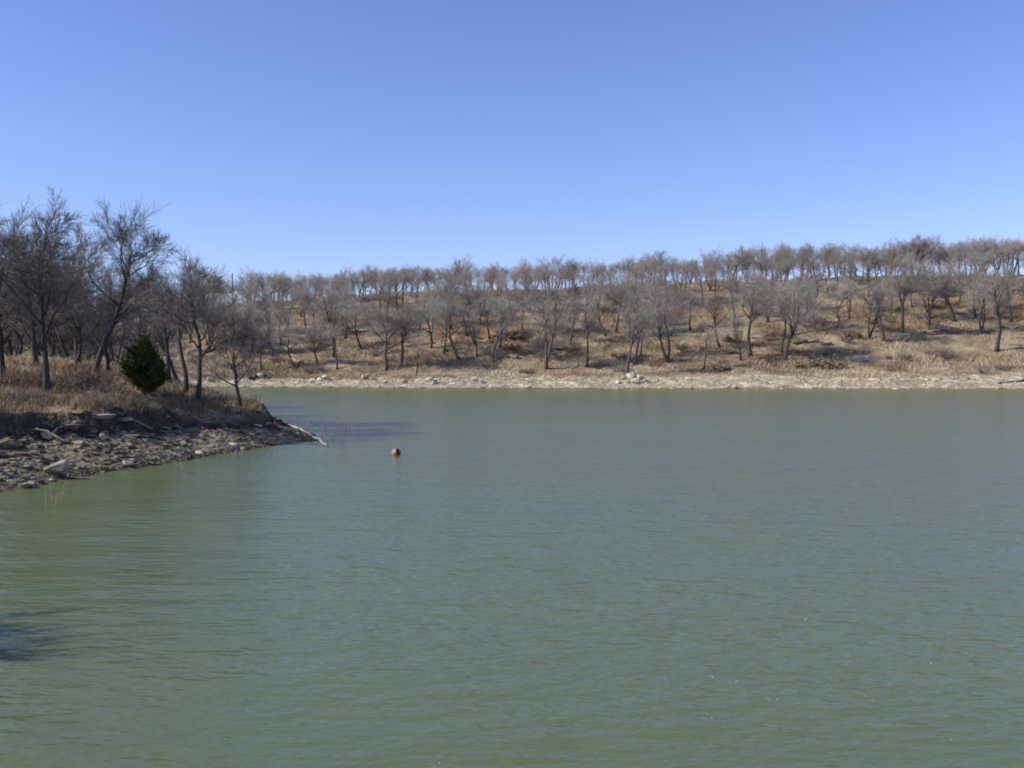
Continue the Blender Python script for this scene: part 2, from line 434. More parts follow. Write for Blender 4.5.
# far prototypes, about 8.5 m tall; the words tell their looks apart
PROTO = [
    ('round-crowned', dict(limbs=9, spread=.42, first=.38)),
    ('narrow upright', dict(limbs=9, spread=.30, first=.30, limb_ang=.55, trunk=.75)),
    ('low-forked', dict(stems=((-.28, .05), (.30, -.05)), limbs=8, spread=.36, first=.30, trunk=.6)),
    ('wide-spreading', dict(limbs=10, spread=.52, first=.34, limb_ang=1.05, trunk=.52)),
    ('left-leaning', dict(stems=((-.42, .0),), limbs=8, spread=.40, first=.35)),
    ('right-leaning', dict(stems=((.34, .05),), limbs=8, spread=.40, first=.38)),
    ('sparse thin-crowned', dict(limbs=6, spread=.36, first=.48, l3=6, l4=5, trunk=.68)),
    ('crooked', dict(limbs=8, spread=.42, first=.4, wander=.24)),
    ('triple-stemmed', dict(stems=((-.34, .1), (.05, .2), (.36, -.05)), limbs=7, spread=.34, first=.32, trunk=.58)),
    ('flat-topped', dict(limbs=10, spread=.46, first=.5, limb_ang=1.1, trunk=.6, up=.0)),
    ('long-trunked', dict(limbs=8, spread=.34, first=.60, trunk=.72)),
    ('dense bushy-crowned', dict(limbs=11, spread=.42, first=.33, l3=7, l4=7, thick=.022)),
]
protos, ptop = [], []
for i, (w, kw) in enumerate(PROTO):
    kw = dict(kw); kw['first'] = min(.66, kw.get('first', .45) + .13); kw['limb_ang'] = kw.get('limb_ang', .74) * .88; kw['spread'] = kw['spread'] * .92
    t = make_tree('bare_oak', 100 + i, 8.5, **kw)
    ptop.append(TOPS[t.name])
    t.location = (0, -40 - 10 * i, 0)
    protos.append(t)

ZONES = [(205, 'behind the foreground trees'), (262, 'beyond the small bankside oak'), (312, 'above the rocky spit tip'), (360, 'right of the rocky spit'),
         (412, 'straight above the buoy'), (462, 'just right of the buoy'), (515, 'well right of the buoy'), (565, 'near mid picture'), (612, 'left of the boulder pile'),
         (655, 'above the boulder pile'), (705, 'right of the boulder pile'), (760, 'left of olive thicket'), (800, 'just left of the olive thicket'), (845, 'above the olive thicket'),
         (890, 'right of the olive thicket'), (940, 'near the russet oak brush'), (985, 'right of the russet oak brush'), (9999, 'by the right edge')]
def zone(px):
    for a, w in ZONES:
        if px < a: return w
used = set()
def look_for(key, want=None):
    order = list(range(len(PROTO))); random.shuffle(order)
    if want is not None: order = [want] + order
    for k in order:
        if (key, k) not in used: used.add((key, k)); return k, ''
    for sfx in ('smaller ', 'shorter ', 'young '):
        for k in order:
            if (key, k, sfx) not in used: used.add((key, k, sfx)); return k, sfx
    return order[0], ''
first_used = {}
def place_tree(px, pos, hpx, band, group, want=None, rot=None, pale=False, scale_h=None):
    key = (band, zone(px))
    k, sfx = look_for(key, want)
    p = protos[k]
    o = p if k not in first_used else copy_tree(p)
    first_used[k] = 1
    d = project(*pos)[2]
    s = (hpx * d / F if scale_h is None else scale_h) / ptop[k]
    wdt = random.uniform(.95, 1.18) if band != BAND[0] else random.uniform(1.05, 1.38)
    o.location = (pos[0], pos[1], pos[2] - .05); o.scale = (s * wdt, s * wdt, s)
    sm = {'smaller ': (.86, .86), 'shorter ': (1.0, .82), 'young ': (.72, .78)}.get(sfx, (1, 1))
    o.scale = (o.scale[0] * sm[0], o.scale[1] * sm[0], o.scale[2] * sm[1])
    lean = PROTO[k][0].endswith('leaning')
    o.rotation_euler = (0, 0, random.uniform(-.4, .4) if lean else random.uniform(0, 6.28))
    if rot is not None: o.rotation_euler = (0, 0, rot)
    tag(o, f"{sfx}{PROTO[k][0]} bare oak {band}, {zone(px)}", 'tree', group)
    return o
BAND = ['on the far skyline', 'high on the far slope', 'halfway up the far slope', 'low on the far slope', 'at the far slope\'s foot']
# trees read off the photograph: base x, base y, height in pixels, prototype
SLOPE = [(294, 369, 58, 4), (274, 356, 58, 4), (305, 324, 40, 11), (334, 357, 74, 1), (337, 369, 48, 6), (362, 349, 56, 4), (387, 370, 72, 3), (401, 366, 68, 11), (417, 375, 32, 6),
         (261, 370, 50, 1), (319, 365, 40, 6), (431, 340, 46, 0), (444, 354, 56, 10), (459, 359, 70, 4), (467, 335, 52, 7), (477, 356, 46, 1), (493, 360, 70, 3), (500, 347, 52, 10), (506, 341, 44, 6),
         (546, 369, 86, 2), (553, 336, 60, 4), (570, 345, 54, 1), (587, 367, 60, 6), (606, 336, 56, 4), (616, 332, 54, 10), (627, 374, 82, 0), (635, 365, 58, 1), (641, 357, 52, 6),
         (668, 362, 80, 2), (720, 347, 52, 7), (704, 370, 46, 6), (750, 356, 84, 0), (741, 360, 50, 1), (786, 360, 84, 3), (781, 352, 58, 10), (850, 312, 54, 10), (869, 339, 62, 2), (884, 340, 56, 1),
         (902, 335, 82, 11), (953, 321, 62, 3), (997, 351, 88, 1), (252, 352, 52, 0), (345, 338, 50, 0), (418, 330, 46, 7), (522, 330, 48, 9), (660, 335, 56, 0), (690, 330, 50, 9), (815, 330, 52, 0),
         (838, 328, 48, 7), (930, 318, 54, 8), (1012, 322, 60, 0), (975, 316, 52, 9), (768, 322, 52, 8), (735, 318, 48, 0), (585, 322, 46, 0), (640, 320, 46, 8), (480, 322, 44, 0), (380, 328, 46, 5),
         (315, 335, 46, 9), (285, 330, 46, 7), (270, 335, 48, 11), (243, 346, 44, 8), (219, 354, 46, 6), (206, 345, 50, 7)]
pos_used = []
for (px, py, hp, k) in SLOPE:
    P_ = ground_hit(px, py, 120)
    b = 4 if py > 364 else 3 if py > 350 else 2 if py > 334 else 1
    place_tree(px, P_, hp, BAND[b], 'bare oaks on the far slope', k)
    pos_used.append((P_[0], P_[1]))
# more of the wood on the slope, thinner where open ground shows
n = 0
for _ in range(4000):
    if n >= 64: break
    px = random.uniform(200, 1035); py = np.interp(px, RPX, RPY) + 4 + 48 * random.random() ** 1.5
    ry = np.interp(px, RPX, RPY)
    if py < ry + 4: continue
    if 820 < px < 900 and py > 300 and random.random() < .8: continue
    P_ = ground_hit(px, py, 140)
    if min(math.hypot(P_[0] - a, P_[1] - b) for a, b in pos_used) < 3.8: continue
    if 218 < px < 248 and py < 325: continue
    b = 3 if py > 350 else 2 if py > 328 else 1
    place_tree(px, P_, random.uniform(36, 48) if py < 315 else random.uniform(42, 62), BAND[b], 'bare oaks on the far slope'); pos_used.append((P_[0], P_[1])); n += 1
# skyline rows
TX = [150, 205, 225, 250, 262, 280, 300, 320, 340, 360, 400, 440, 490, 530, 560, 600, 640, 660, 700, 740, 760, 800, 830, 860, 900, 920, 960, 985, 1020, 1060]
TY = [262, 268, 282, 273, 270, 279, 281, 279, 276, 271, 270, 267, 268, 265, 263, 265, 256, 253, 259, 251, 245, 246, 240, 247, 240, 237, 242, 236, 238, 238]
x = 205.0
while x < 1034:
    if 219 < x < 247: x = 247.0
    Y_ = RIDGE_Y + random.uniform(-6, 9)
    X_ = (x - CX) / F * Y_
    z_ = tz(X_, Y_)
    bx, by, d = project(X_, Y_, z_)
    hp = by - np.interp(x, TX, TY) + random.choice([random.uniform(-3, 3), random.uniform(-3, 3), random.uniform(-12, -3)])
    place_tree(x, np.array([X_, Y_, z_]), max(hp, 26), BAND[0], 'bare oaks on the skyline')
    x += random.uniform(5.2, 9.8) if not 835 < x < 850 else 13
# the rest of the wood: the farthest trees, past the three hundred one can tell apart, as one mass
lite = []
for i in range(5):
    t = make_tree('bare_oak', 500 + i, 8.5, l2=6, l3=5, l4=4, rmin=.0105, first=.5, limbs=8, spread=.38, limb_ang=(.6, .7, .8, .65, .75)[i], wander=(.07, .1, .08, .12, .06)[i])
    parts_ = []
    for ch in t.children:
        me = ch.data; v = np.empty(len(me.vertices) * 3, np.float32); me.vertices.foreach_get('co', v)
        lt = np.empty(len(me.polygons), np.int32); me.polygons.foreach_get('loop_total', lt); li = np.empty(len(me.loops), np.int32); me.loops.foreach_get('vertex_index', li)
        st = np.concatenate([[0], np.cumsum(lt)[:-1]]); q = np.stack([li[st[lt == 4] + j] for j in range(4)], -1)
        parts_.append((v.reshape(-1, 3), q, 0 if ch.name.startswith('trunk') else 1))
    lite.append((parts_, TOPS[t.name]))
    for ch in list(t.children): bpy.data.objects.remove(ch)
    bpy.data.objects.remove(t)
VV, QQ, MM, nn = [], [], [], 0
spots = [(px_, 'r') for px_ in np.arange(250, 1036, 12.5)] + [(random.uniform(255, 1030), 's') for _ in range(90)]
for px_, kind_ in spots:
    px_ += random.uniform(-4, 4)
    if kind_ == 'r':
        Y_ = RIDGE_Y + random.uniform(9, 22); X_ = (px_ - CX) / F * Y_
    else:
        P_ = ground_hit(px_, np.interp(px_, RPX, RPY) + random.uniform(3, 26), 150); X_, Y_ = P_[0], P_[1]
        if 815 < px_ < 895 and random.random() < .7: continue
        if min(math.hypot(X_ - a, Y_ - b) for a, b in pos_used) < 3.2: continue
        pos_used.append((X_, Y_))
    z_ = tz(X_, Y_); d = project(X_, Y_, z_)[2]
    parts_, top_ = random.choice(lite)
    hp = (project(X_, Y_, z_)[1] - np.interp(px_, TX, TY) + random.uniform(-4, 3)) if kind_ == 'r' else random.uniform(34, 46)
    s_ = max(hp, 24) * d / F / top_; w_ = s_ * random.uniform(.95, 1.3); an = random.uniform(0, 6.28); ca, sa = math.cos(an), math.sin(an)
    for v, q, mi in parts_:
        VV.append(np.stack([(v[:, 0] * ca - v[:, 1] * sa) * w_ + X_, (v[:, 0] * sa + v[:, 1] * ca) * w_ + Y_, v[:, 2] * s_ + z_], -1)); QQ.append(q + nn); MM.append(np.full(len(q), mi, np.int32)); nn += len(v)
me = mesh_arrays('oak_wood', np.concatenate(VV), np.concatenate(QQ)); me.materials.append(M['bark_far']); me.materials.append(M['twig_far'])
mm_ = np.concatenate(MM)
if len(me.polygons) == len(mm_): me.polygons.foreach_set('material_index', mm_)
o = link('oak_wood', me); tag(o, 'farthest bare oaks massed behind the skyline row and high on the far slope', 'wood', None, 'stuff')
for p, k in zip(protos, range(len(protos))):
    if k not in first_used:
        bpy.data.objects.remove(p)

# ------------------------------------------------------------------ foreground trees on the left bank
NEAR = [  # px, py, height px, kwargs, label, rotation
    (47, 392, 196, dict(thick=.0165, stems=((.0, .06),), limbs=11, spread=.36, first=.30, limb_ang=.70, trunk=.72, wander=.07), 'tall dark bare oak with a straight trunk nearest the left bank edge', .4),
    (94, 379, 178, dict(stems=((.10, 0),), limbs=10, spread=.34, first=.42, limb_ang=.85, trunk=.80, wander=.11, thick=.019), 'tallest bare oak with thick leaning trunk left of the green cedar', 3.1),
    (76, 373, 120, dict(stems=((.20, .0),), limbs=8, spread=.42, first=.40, wander=.12, thick=.019), 'bare oak with trunk slanting right between the two tall oaks', 0),
    (110, 372, 118, dict(stems=((-.10, 0),), limbs=8, spread=.42, first=.36, wander=.15), 'crooked bare oak just behind the left side of the cedar', 0),
    (37, 366, 150, dict(stems=((-.14, 0),), limbs=9, spread=.38, first=.35, wander=.10), 'slim bare oak leaning left behind the straight bank edge oak', 0),
    (199, 401, 146, dict(stems=((-.02, 0),), limbs=10, spread=.32, first=.42, limb_ang=1.0, trunk=.60, wander=.11, thick=.0165), 'bare oak with slender trunk and spreading crown right of the cedar', 2.75),
    (241, 406, 98, dict(stems=((-.10, .0),), limbs=8, spread=.38, first=.32, limb_ang=1.0, trunk=.52, wander=.16, thick=.019), 'small crooked bare oak at the very edge of the rocky spit', 5.3),
    (186, 393, 150, dict(thick=.016, limbs=8, spread=.34, first=.42, limb_ang=.6, trunk=.74), 'upright bare oak behind the spreading oak beside the cedar', 0),
    (170, 385, 122, dict(limbs=7, spread=.32, first=.4, limb_ang=.6, trunk=.72), 'thin bare oak rising behind the right side of the cedar', 0),
    (4, 383, 172, dict(stems=((.05, 0),), limbs=10, spread=.32, first=.32, limb_ang=.7, trunk=.72), 'tall bare oak cut by the left edge of the picture', 0),
]
near_pos = []
for i, (px, py, hp, kw, lab, rot) in enumerate(NEAR):
    P_ = ground_hit(px, py, 33)
    d = project(*P_)[2]
    H = hp * d / F
    t = make_tree('bare_oak', 300 + i, 8.5, l2=7, l3=6, l4=5, l5=3 if i < 7 or i == 9 else 0, bark='bark', twig='twig', limb_parts=True, **{**dict(rmin=.0075, thick=.0175), **kw})
    s = H / TOPS[t.name]
    t.location = (P_[0], P_[1], P_[2] - .05); t.scale = (s,) * 3; t.rotation_euler = (0, 0, rot)
    tag(t, lab, 'tree', 'foreground oaks on the left bank'); near_pos.append((P_[0], P_[1]))
t = make_tree('bare_oak', 350, 8.5, l2=7, l3=7, l4=6, l5=0, rmin=.011, bark='bark', twig='twig', limbs=11, spread=.36, first=.5, limb_ang=.9)
t.location = (-14.7, 12.7, tz(-14.7, 12.7) - .1); t.scale = (.85, .85, .75)
tag(t, 'bare oak on the near bank beside the viewer, shading the lake at lower left', 'tree')
# the wood behind them
WOOD = [(-8, 'by the left edge'), (30, 'behind the straight bank edge oak'), (70, 'behind the two tall oaks'), (110, 'left of the cedar'), (150, 'straight behind the cedar'), (9999, 'between cedar and the spreading oak')]
wood_protos = [make_tree('bare_oak', 400 + i, 8.5, **{**dict(l2=7, l3=6, l4=5, rmin=.0095, thick=.017, bark='bark', twig='twig'), **PROTO[k][1]}) for i, k in enumerate((0, 1, 2, 4, 5, 7, 10, 11))]
wk = [0, 1, 2, 4, 5, 7, 10, 11]; wused, wfirst = set(), set()
cnt = 0
for _ in range(3000):
    if cnt >= 33: break
    Y_ = random.uniform(60, 122); px = random.uniform(-25, 196); X_ = (px - CX) / F * Y_
    s_ = shore(np.array([X_]), np.array([Y_]))[0][0]
    if s_ < 3.5 or min(math.hypot(X_ - a, Y_ - b) for a, b in near_pos) < 3.0: continue
    for a, zw in WOOD:
        if px < a + 20: break
    row = 'front row' if Y_ < 76 else 'middle row' if Y_ < 98 else 'back row'
    cand = [q for q in range(8) if (zw, row, q) not in wused]
    if not cand: continue
    q = random.choice(cand); wused.add((zw, row, q))
    o = wood_protos[q] if q not in wfirst else copy_tree(wood_protos[q]); wfirst.add(q)
    s = random.uniform(.9, 1.12) * (1.16 if px < 85 else 1.0 if px < 150 else .92)
    o.location = (X_, Y_, tz(X_, Y_) - .05); o.scale = (s, s, s)
    o.rotation_euler = (0, 0, random.uniform(-.4, .4) if PROTO[wk[q]][0].endswith('leaning') else random.uniform(0, 6.28))
    tag(o, f"{PROTO[wk[q]][0]} bare oak, {row} of left wood, {zw}", 'tree', 'oaks of the left wood'); near_pos.append((X_, Y_)); cnt += 1
for q, p in enumerate(wood_protos):
    if q not in wfirst:
        for c in list(p.children): bpy.data.objects.remove(c)
        bpy.data.objects.remove(p)

HZ = [(45, 'at the far left'), (95, 'behind the two tall oaks'), (140, 'left of the cedar'), (175, 'straight behind the cedar'), (9999, 'right of the cedar')]
cnt = 0; hused = set()
for _ in range(3000):
    if cnt >= 20: break
    Y_ = random.uniform(160, 238); px = random.uniform(-10, 206); X_ = (px - CX) / F * Y_
    if shore(np.array([X_]), np.array([Y_]))[0][0] < 5 or min(math.hypot(X_ - a, Y_ - b) for a, b in near_pos) < 5.5: continue
    zw = next(w for a, w in HZ if px < a); bd = 'low' if Y_ < 185 else 'halfway up' if Y_ < 212 else 'high'
    cand = [q for q in range(len(PROTO)) if (zw, bd, q) not in hused and q in first_used]
    if not cand: continue
    q = random.choice(cand); hused.add((zw, bd, q)); o = copy_tree(protos[q])
    s = random.uniform(.95, 1.25); o.location = (X_, Y_, tz(X_, Y_) - .05); o.scale = (s * 1.1, s * 1.1, s)
    o.rotation_euler = (0, 0, random.uniform(-.4, .4) if PROTO[q][0].endswith('leaning') else random.uniform(0, 6.28))
    tag(o, f"{PROTO[q][0]} bare oak {bd} on hill behind left wood, {zw}", 'tree', 'oaks on the hill behind the left wood'); near_pos.append((X_, Y_)); cnt += 1

# ------------------------------------------------------------------ leaf sprays, shrubs, cedar
def leaf_cloud(rng, C, Dn, size, flat=.55):
    """one small bent quad per centre"""
    n = len(C); D = unit(Dn + rng.normal(size=(n, 3)) * .5)
    U = unit(np.cross(D, rng.normal(size=(n, 3))))
    L = size * rng.uniform(.6, 1.4, (n, 1)); W = L * flat * .5
    V = np.stack([C - U * W * .6, C + U * W * .6, C + D * L + U * W, C + D * L - U * W], 1)
    return V.reshape(-1, 3), np.arange(n * 4).reshape(n, 4)
def make_cedar():
    rng = np.random.default_rng(5)
    root = empty('cedar')
    t = Tubes(); P, r = grow(rng, np.array([[0, 0, -.1]]), np.array([[.02, 0, 1.]]), np.array([3.0]), np.array([.09]), np.array([.015]), 8, .02, .05); t.add(P, r, 7)
    nb = 150; zz = rng.uniform(.05, 2.9, nb); az = rng.uniform(0, 6.28, nb)
    def rad(z): return np.interp(z, [0, .25, .7, 1.2, 1.9, 2.5, 3.05], [.95, 1.10, 1.18, 1.02, .70, .36, .03])
    lump = 1 + .16 * np.sin(az * 3 + zz * 2.3) + rng.normal(0, .15, nb)
    Rr = rad(zz + .25) * lump
    D = np.stack([np.cos(az), np.sin(az), np.full(nb, .45)], -1)
    S = np.stack([0 * zz, 0 * zz, zz * .95], -1)
    Pb, rb = grow(rng, S, D, Rr * 1.08, np.full(nb, .018), np.full(nb, .006), 6, .07, .10); t.add(Pb, rb, 4)
    cs, ds = [], []
    for b in range(nb):
        m = int(60 + 130 * Rr[b]); f = rng.beta(2.0, 1.1, m) * 4.99; i = f.astype(int); w = (f - i)[:, None]
        c = Pb[b, i] * (1 - w) + Pb[b, i + 1] * w
        cs.append(c + rng.normal(size=(m, 3)) * .11); ds.append(unit(Pb[b, i + 1] - Pb[b, i]) + [0, 0, .35])
    V, Q = leaf_cloud(rng, np.concatenate(cs), np.concatenate(ds), .16, .36)
    link('trunk', t.mesh('trunk'), M['bark'], root)
    link('foliage', mesh_arrays('foliage', V, Q, None, False), M['cedar'], root)
    return root
ced = make_cedar(); P_ = ground_hit(143, 395, 33); d = project(*P_)[2]
s = 58 * d / F / 3.1; ced.location = P_; ced.scale = (s * .92, s * .92, s * 1.04)
tag(ced, 'dark green bushy cedar among bare oaks on the left bank', 'tree')

def make_shrub(seed, H, W, stems, leaf=None, stem='brush', nl=0, r=.010, lsize=.14):
    rng = np.random.default_rng(seed); root = empty('shrub'); t = Tubes()
    az = rng.uniform(0, 6.28, stems); S = np.stack([np.cos(az), np.sin(az), 0 * az], -1) * rng.uniform(0, .25, (stems, 1)) * W; S[:, 2] = -.05
    D = np.stack([np.cos(az) * W / H, np.sin(az) * W / H, np.ones(stems)], -1) + rng.normal(size=(stems, 3)) * .2
    L = H * rng.uniform(.6, 1.05, stems)
    P1, R1 = grow(rng, S, D, L, np.full(stems, r * 1.6), np.full(stems, r * .8), 6, .13, .05); t.add(P1, R1, 4)
    S, D, LL, rr = kids(rng, P1, R1, L, 6, .2, 1, .65, .2, .48); P2, R2 = grow(rng, S, D, LL, np.full(len(S), r), np.full(len(S), r * .6), 4, .2, .05); t.add(P2, R2, 3)
    S, D, LL, rr = kids(rng, P2, R2, LL, 4, .2, 1, .65, .2, .55); P3, R3 = grow(rng, S, D, LL, np.full(len(S), r * .7), np.full(len(S), r * .5), 3, .2, .03); t.add(P3, R3, 3)
    link('stems', t.mesh('stems'), M[stem], root)
    if leaf:
        idx = rng.integers(0, len(P3), nl); C = P3[idx, rng.integers(1, 3, nl)] + rng.normal(size=(nl, 3)) * .06
        V, Q = leaf_cloud(rng, C, rng.normal(size=(nl, 3)), lsize, .8)
        link('foliage', mesh_arrays('foliage', V, Q, None, False), M[leaf], root)
    return root
SHRUB = [('grey twiggy', make_shrub(1, 1.3, 1.2, 16, r=.014)), ('tangled brown', make_shrub(2, 1.5, 2.0, 24, stem='brush', r=.016)), ('russet-leaved', make_shrub(3, 1.8, 1.6, 14, 'russet', nl=1500, lsize=.17)),
         ('olive-brown leafy', make_shrub(4, 1.5, 1.8, 18, 'olive', nl=1100, lsize=.17)), ('reddish-stemmed', make_shrub(5, 1.5, 1.2, 20, stem='twig_red', r=.013))]
s_first = set(); s_used = set()
def place_shrub(k, px, py, hpx, band=None, label=None, dmin=120, group='brush on the far slope', wide=1.0):
    P_ = ground_hit(px, py, dmin); d = project(*P_)[2]
    band = band or ('at the foot of the far slope' if py > 362 else 'low on the far slope' if py > 345 else 'halfway up the far slope' if py > 322 else 'high on the far slope')
    if label is None:
        if (k, band, zone(px)) in s_used: return
        s_used.add((k, band, zone(px)))
        label = f"{SHRUB[k][0]} shrub {band}, {zone(px)}"
    p = SHRUB[k][1]; o = p if k not in s_first else copy_tree(p); s_first.add(k)
    s = hpx * d / F / (1.3, 1.5, 1.8, 1.5, 1.5)[k]
    o.location = P_; o.scale = (s * wide, s * wide, s); o.rotation_euler = (0, 0, random.uniform(0, 6.28))
    tag(o, label, 'shrub', group)
place_shrub(2, 927, 292, 16, label='largest russet-leaved oak brush below the skyline trees at right', wide=1.3)
place_shrub(2, 944, 290, 11, label='smaller russet-leaved brush right beside the largest russet brush', wide=1.2)
place_shrub(3, 822, 368, 9, label='wide olive brown thicket low on the right far slope', wide=1.7)
place_shrub(3, 806, 369, 8, label='left end clump of the olive brown thicket', wide=1.5)
place_shrub(3, 838, 369, 8, label='right end clump of the olive brown thicket', wide=1.6)
place_shrub(2, 516, 340, 8, wide=1.4); place_shrub(2, 514, 351, 7, label='russet-leaved shrub beside the mid slope rock ledge', wide=1.6); place_shrub(2, 730, 343, 8, wide=1.3); place_shrub(2, 852, 338, 7, wide=1.6); place_shrub(2, 322, 345, 8)
place_shrub(1, 572, 353, 12); place_shrub(1, 318, 352, 13); place_shrub(1, 600, 368, 8, wide=1.4); place_shrub(3, 722, 372, 8, wide=1.8); place_shrub(3, 526, 374, 5, wide=1.8); place_shrub(0, 690, 374, 5)
for _ in range(115):
    px = random.uniform(205, 1024); ry = np.interp(px, RPX, RPY); py = random.uniform(ry + 6, 374)
    place_shrub(random.choice([0, 0, 0, 1, 1, 1, 1, 4]), px, py, random.uniform(5, 10) * (1.0 if py > 320 else .8), wide=random.uniform(1.0, 1.7))
for px in np.arange(262, 1024, 11.0):
    k_ = random.choice([0, 0, 1, 1, 4]); px += random.uniform(-4, 4)
    place_shrub(k_, px, np.interp(px, RPX, RPY) + random.uniform(.5, 3), random.uniform(4.5, 8.5), band='along the far skyline', wide=random.uniform(1.1, 1.8))
# brush on the near bank
NB = [(70, 388, 24, 4), (84, 390, 26, 4), (98, 390, 24, 4), (60, 390, 20, 1), (112, 396, 18, 0), (30, 384, 22, 1), (12, 388, 22, 4), (40, 402, 16, 1), (88, 402, 15, 0), (122, 404, 15, 0), (136, 408, 13, 0), (166, 406, 13, 1), (182, 408, 11, 0), (212, 404, 14, 1), (228, 404, 13, 0), (20, 404, 16, 0), (104, 408, 14, 1), (150, 411, 11, 1)]
NBL = ['reddish brush between the two tall oaks', 'tallest reddish brush below the thick leaning oak', 'reddish brush left of the cedar', 'tangled brown brush right of the straight oak trunk', 'grey twiggy brush in front of the cedar\'s left side', 'tangled brown brush left of the straight oak trunk',
       'reddish brush by the left picture edge', 'tangled brown brush on the bank edge under the straight oak', 'grey twiggy brush on the bank edge below the reddish brush', 'grey twiggy brush on the bank edge left of the cedar', 'grey twiggy brush on the bank edge straight below the cedar', 'tangled brown brush just right of the cedar\'s base', 'low grey brush left of the spreading oak trunk',
       'tangled brown brush just right of the spreading oak trunk', 'grey twiggy brush left of the small spit oak', 'grey twiggy brush on the bank edge near the left picture edge', 'tangled brown brush on the bank edge left below the cedar', 'tangled brown brush on the bank edge right below the cedar']
for (px, py, hp, k), lb in zip(NB, NBL): place_shrub(k, px, py, hp, 'bank', lb, 33, 'brush on the near bank', 1.0)
# drowned brush standing in the lake
def water_pt(px, py):
    r = ray(px, py); d = -CAM_Z / r[2]; return np.array([r[0] * d, r[1] * d, 0.0])
def reeds(seed, px, py, hpx, n, spread, label, r=.006, m='twig_red'):
    rng = np.random.default_rng(seed); P_ = water_pt(px, py); d = P_[1]; H = hpx * d / F; t = Tubes()
    S = np.stack([rng.normal(0, spread, n), rng.normal(0, spread, n), np.full(n, -.3)], -1)
    D = np.stack([rng.normal(0, .18, n), rng.normal(0, .1, n), np.ones(n)], -1); L = (H + .3) * rng.uniform(.5, 1.05, n)
    P1, R1 = grow(rng, S, D, L, np.full(n, r), np.full(n, r * .6), 6, .07, .02); t.add(P1, R1, 4)
    S, D, LL, rr = kids(rng, P1, R1, L, 4, .4, 1, .5, .15, .3); P2, R2 = grow(rng, S, D, LL, np.full(len(S), r * .7), np.full(len(S), r * .5), 3, .15, .05); t.add(P2, R2, 3)
    o = link('drowned_brush', t.mesh('drowned_brush'), M[m]); o.location = P_; tag(o, label, 'drowned brush', 'thin brush standing in the lake')
reeds(1, 337, 446, 30, 14, .38, 'widest patch of thin reddish brush in water off the log tip')
reeds(2, 54, 506, 26, 4, .10, 'few pale thin stems in shallow water below the big boulder', m='drift', r=.005)
reeds(3, 183, 478, 24, 3, .08, 'pair of thin pale stems in water below the middle of the spit', m='drift', r=.005)
reeds(4, 268, 459, 18, 6, .22, 'thin reddish stems in water below the spit point', m='twig_red')
reeds(5, 155, 462, 14, 5, .12, 'thin pale stems at the waterline left of the pale pair', m='drift', r=.005)

# ------------------------------------------------------------------ rocks
def rock_mesh(seed, flat, pts=16, bev=.05, sub=True):
    rng = np.random.default_rng(seed); bm = bmesh.new()
    for _ in range(pts):
        p = rng.uniform(-1, 1, 3); p /= max(np.abs(p).max(), .3) ** .8
        bm.verts.new((p[0] * .5, p[1] * .5 * rng.uniform(.7, 1), p[2] * .5 * flat))
    r_ = bmesh.ops.convex_hull(bm, input=bm.verts)
    bmesh.ops.delete(bm, geom=[g for g in r_['geom_interior'] if isinstance(g, bmesh.types.BMVert)], context='VERTS')
    bmesh.ops.dissolve_limit(bm, angle_limit=.22, verts=bm.verts, edges=bm.edges)
    bmesh.ops.bevel(bm, geom=list(bm.edges), offset=bev * min(1, flat * 1.6), segments=2, affect='EDGES', profile=.6)
    bmesh.ops.triangulate(bm, faces=bm.faces)
    if sub:
        bmesh.ops.subdivide_edges(bm, edges=bm.edges, cuts=1, use_grid_fill=True)
        for v in bm.verts:
            k = float(fbm(np.array([v.co.x * 3 + seed]), np.array([v.co.y * 3 + v.co.z * 4]), 2, seed)[0]); v.co *= 1 + .10 * k
    bmesh.ops.recalc_face_normals(bm, faces=bm.faces)
    me = bpy.data.meshes.new('rock'); bm.to_mesh(me); bm.free(); return me
flat_me = [rock_mesh(20 + i, random.uniform(.22, .42)) for i in range(7)]
blok_me = [rock_mesh(40 + i, random.uniform(.55, .85)) for i in range(5)]
led_me = [rock_mesh(60 + i, random.uniform(.16, .30), 22, .03) for i in range(5)]
RM = {}
def rock(name, me, m, pos, size, label, cat, group=None, rot=None, tilt=.12, squash=(1, 1, 1), sink=.25):
    key = (me.name, m)
    if key not in RM:
        c = me.copy(); c.materials.clear(); c.materials.append(M[m]); RM[key] = c
    o = link(name, RM[key]); o.scale = (size * squash[0], size * squash[1], size * squash[2])
    o.rotation_euler = (random.uniform(-tilt, tilt), random.uniform(-tilt, tilt), random.uniform(0, 6.28) if rot is None else rot)
    zs = [v.co.z for v in me.vertices]; h = (max(zs) - min(zs)) * size * squash[2]
    o.location = (pos[0], pos[1], pos[2] + h * (.5 - sink)); tag(o, label, cat, group); return o
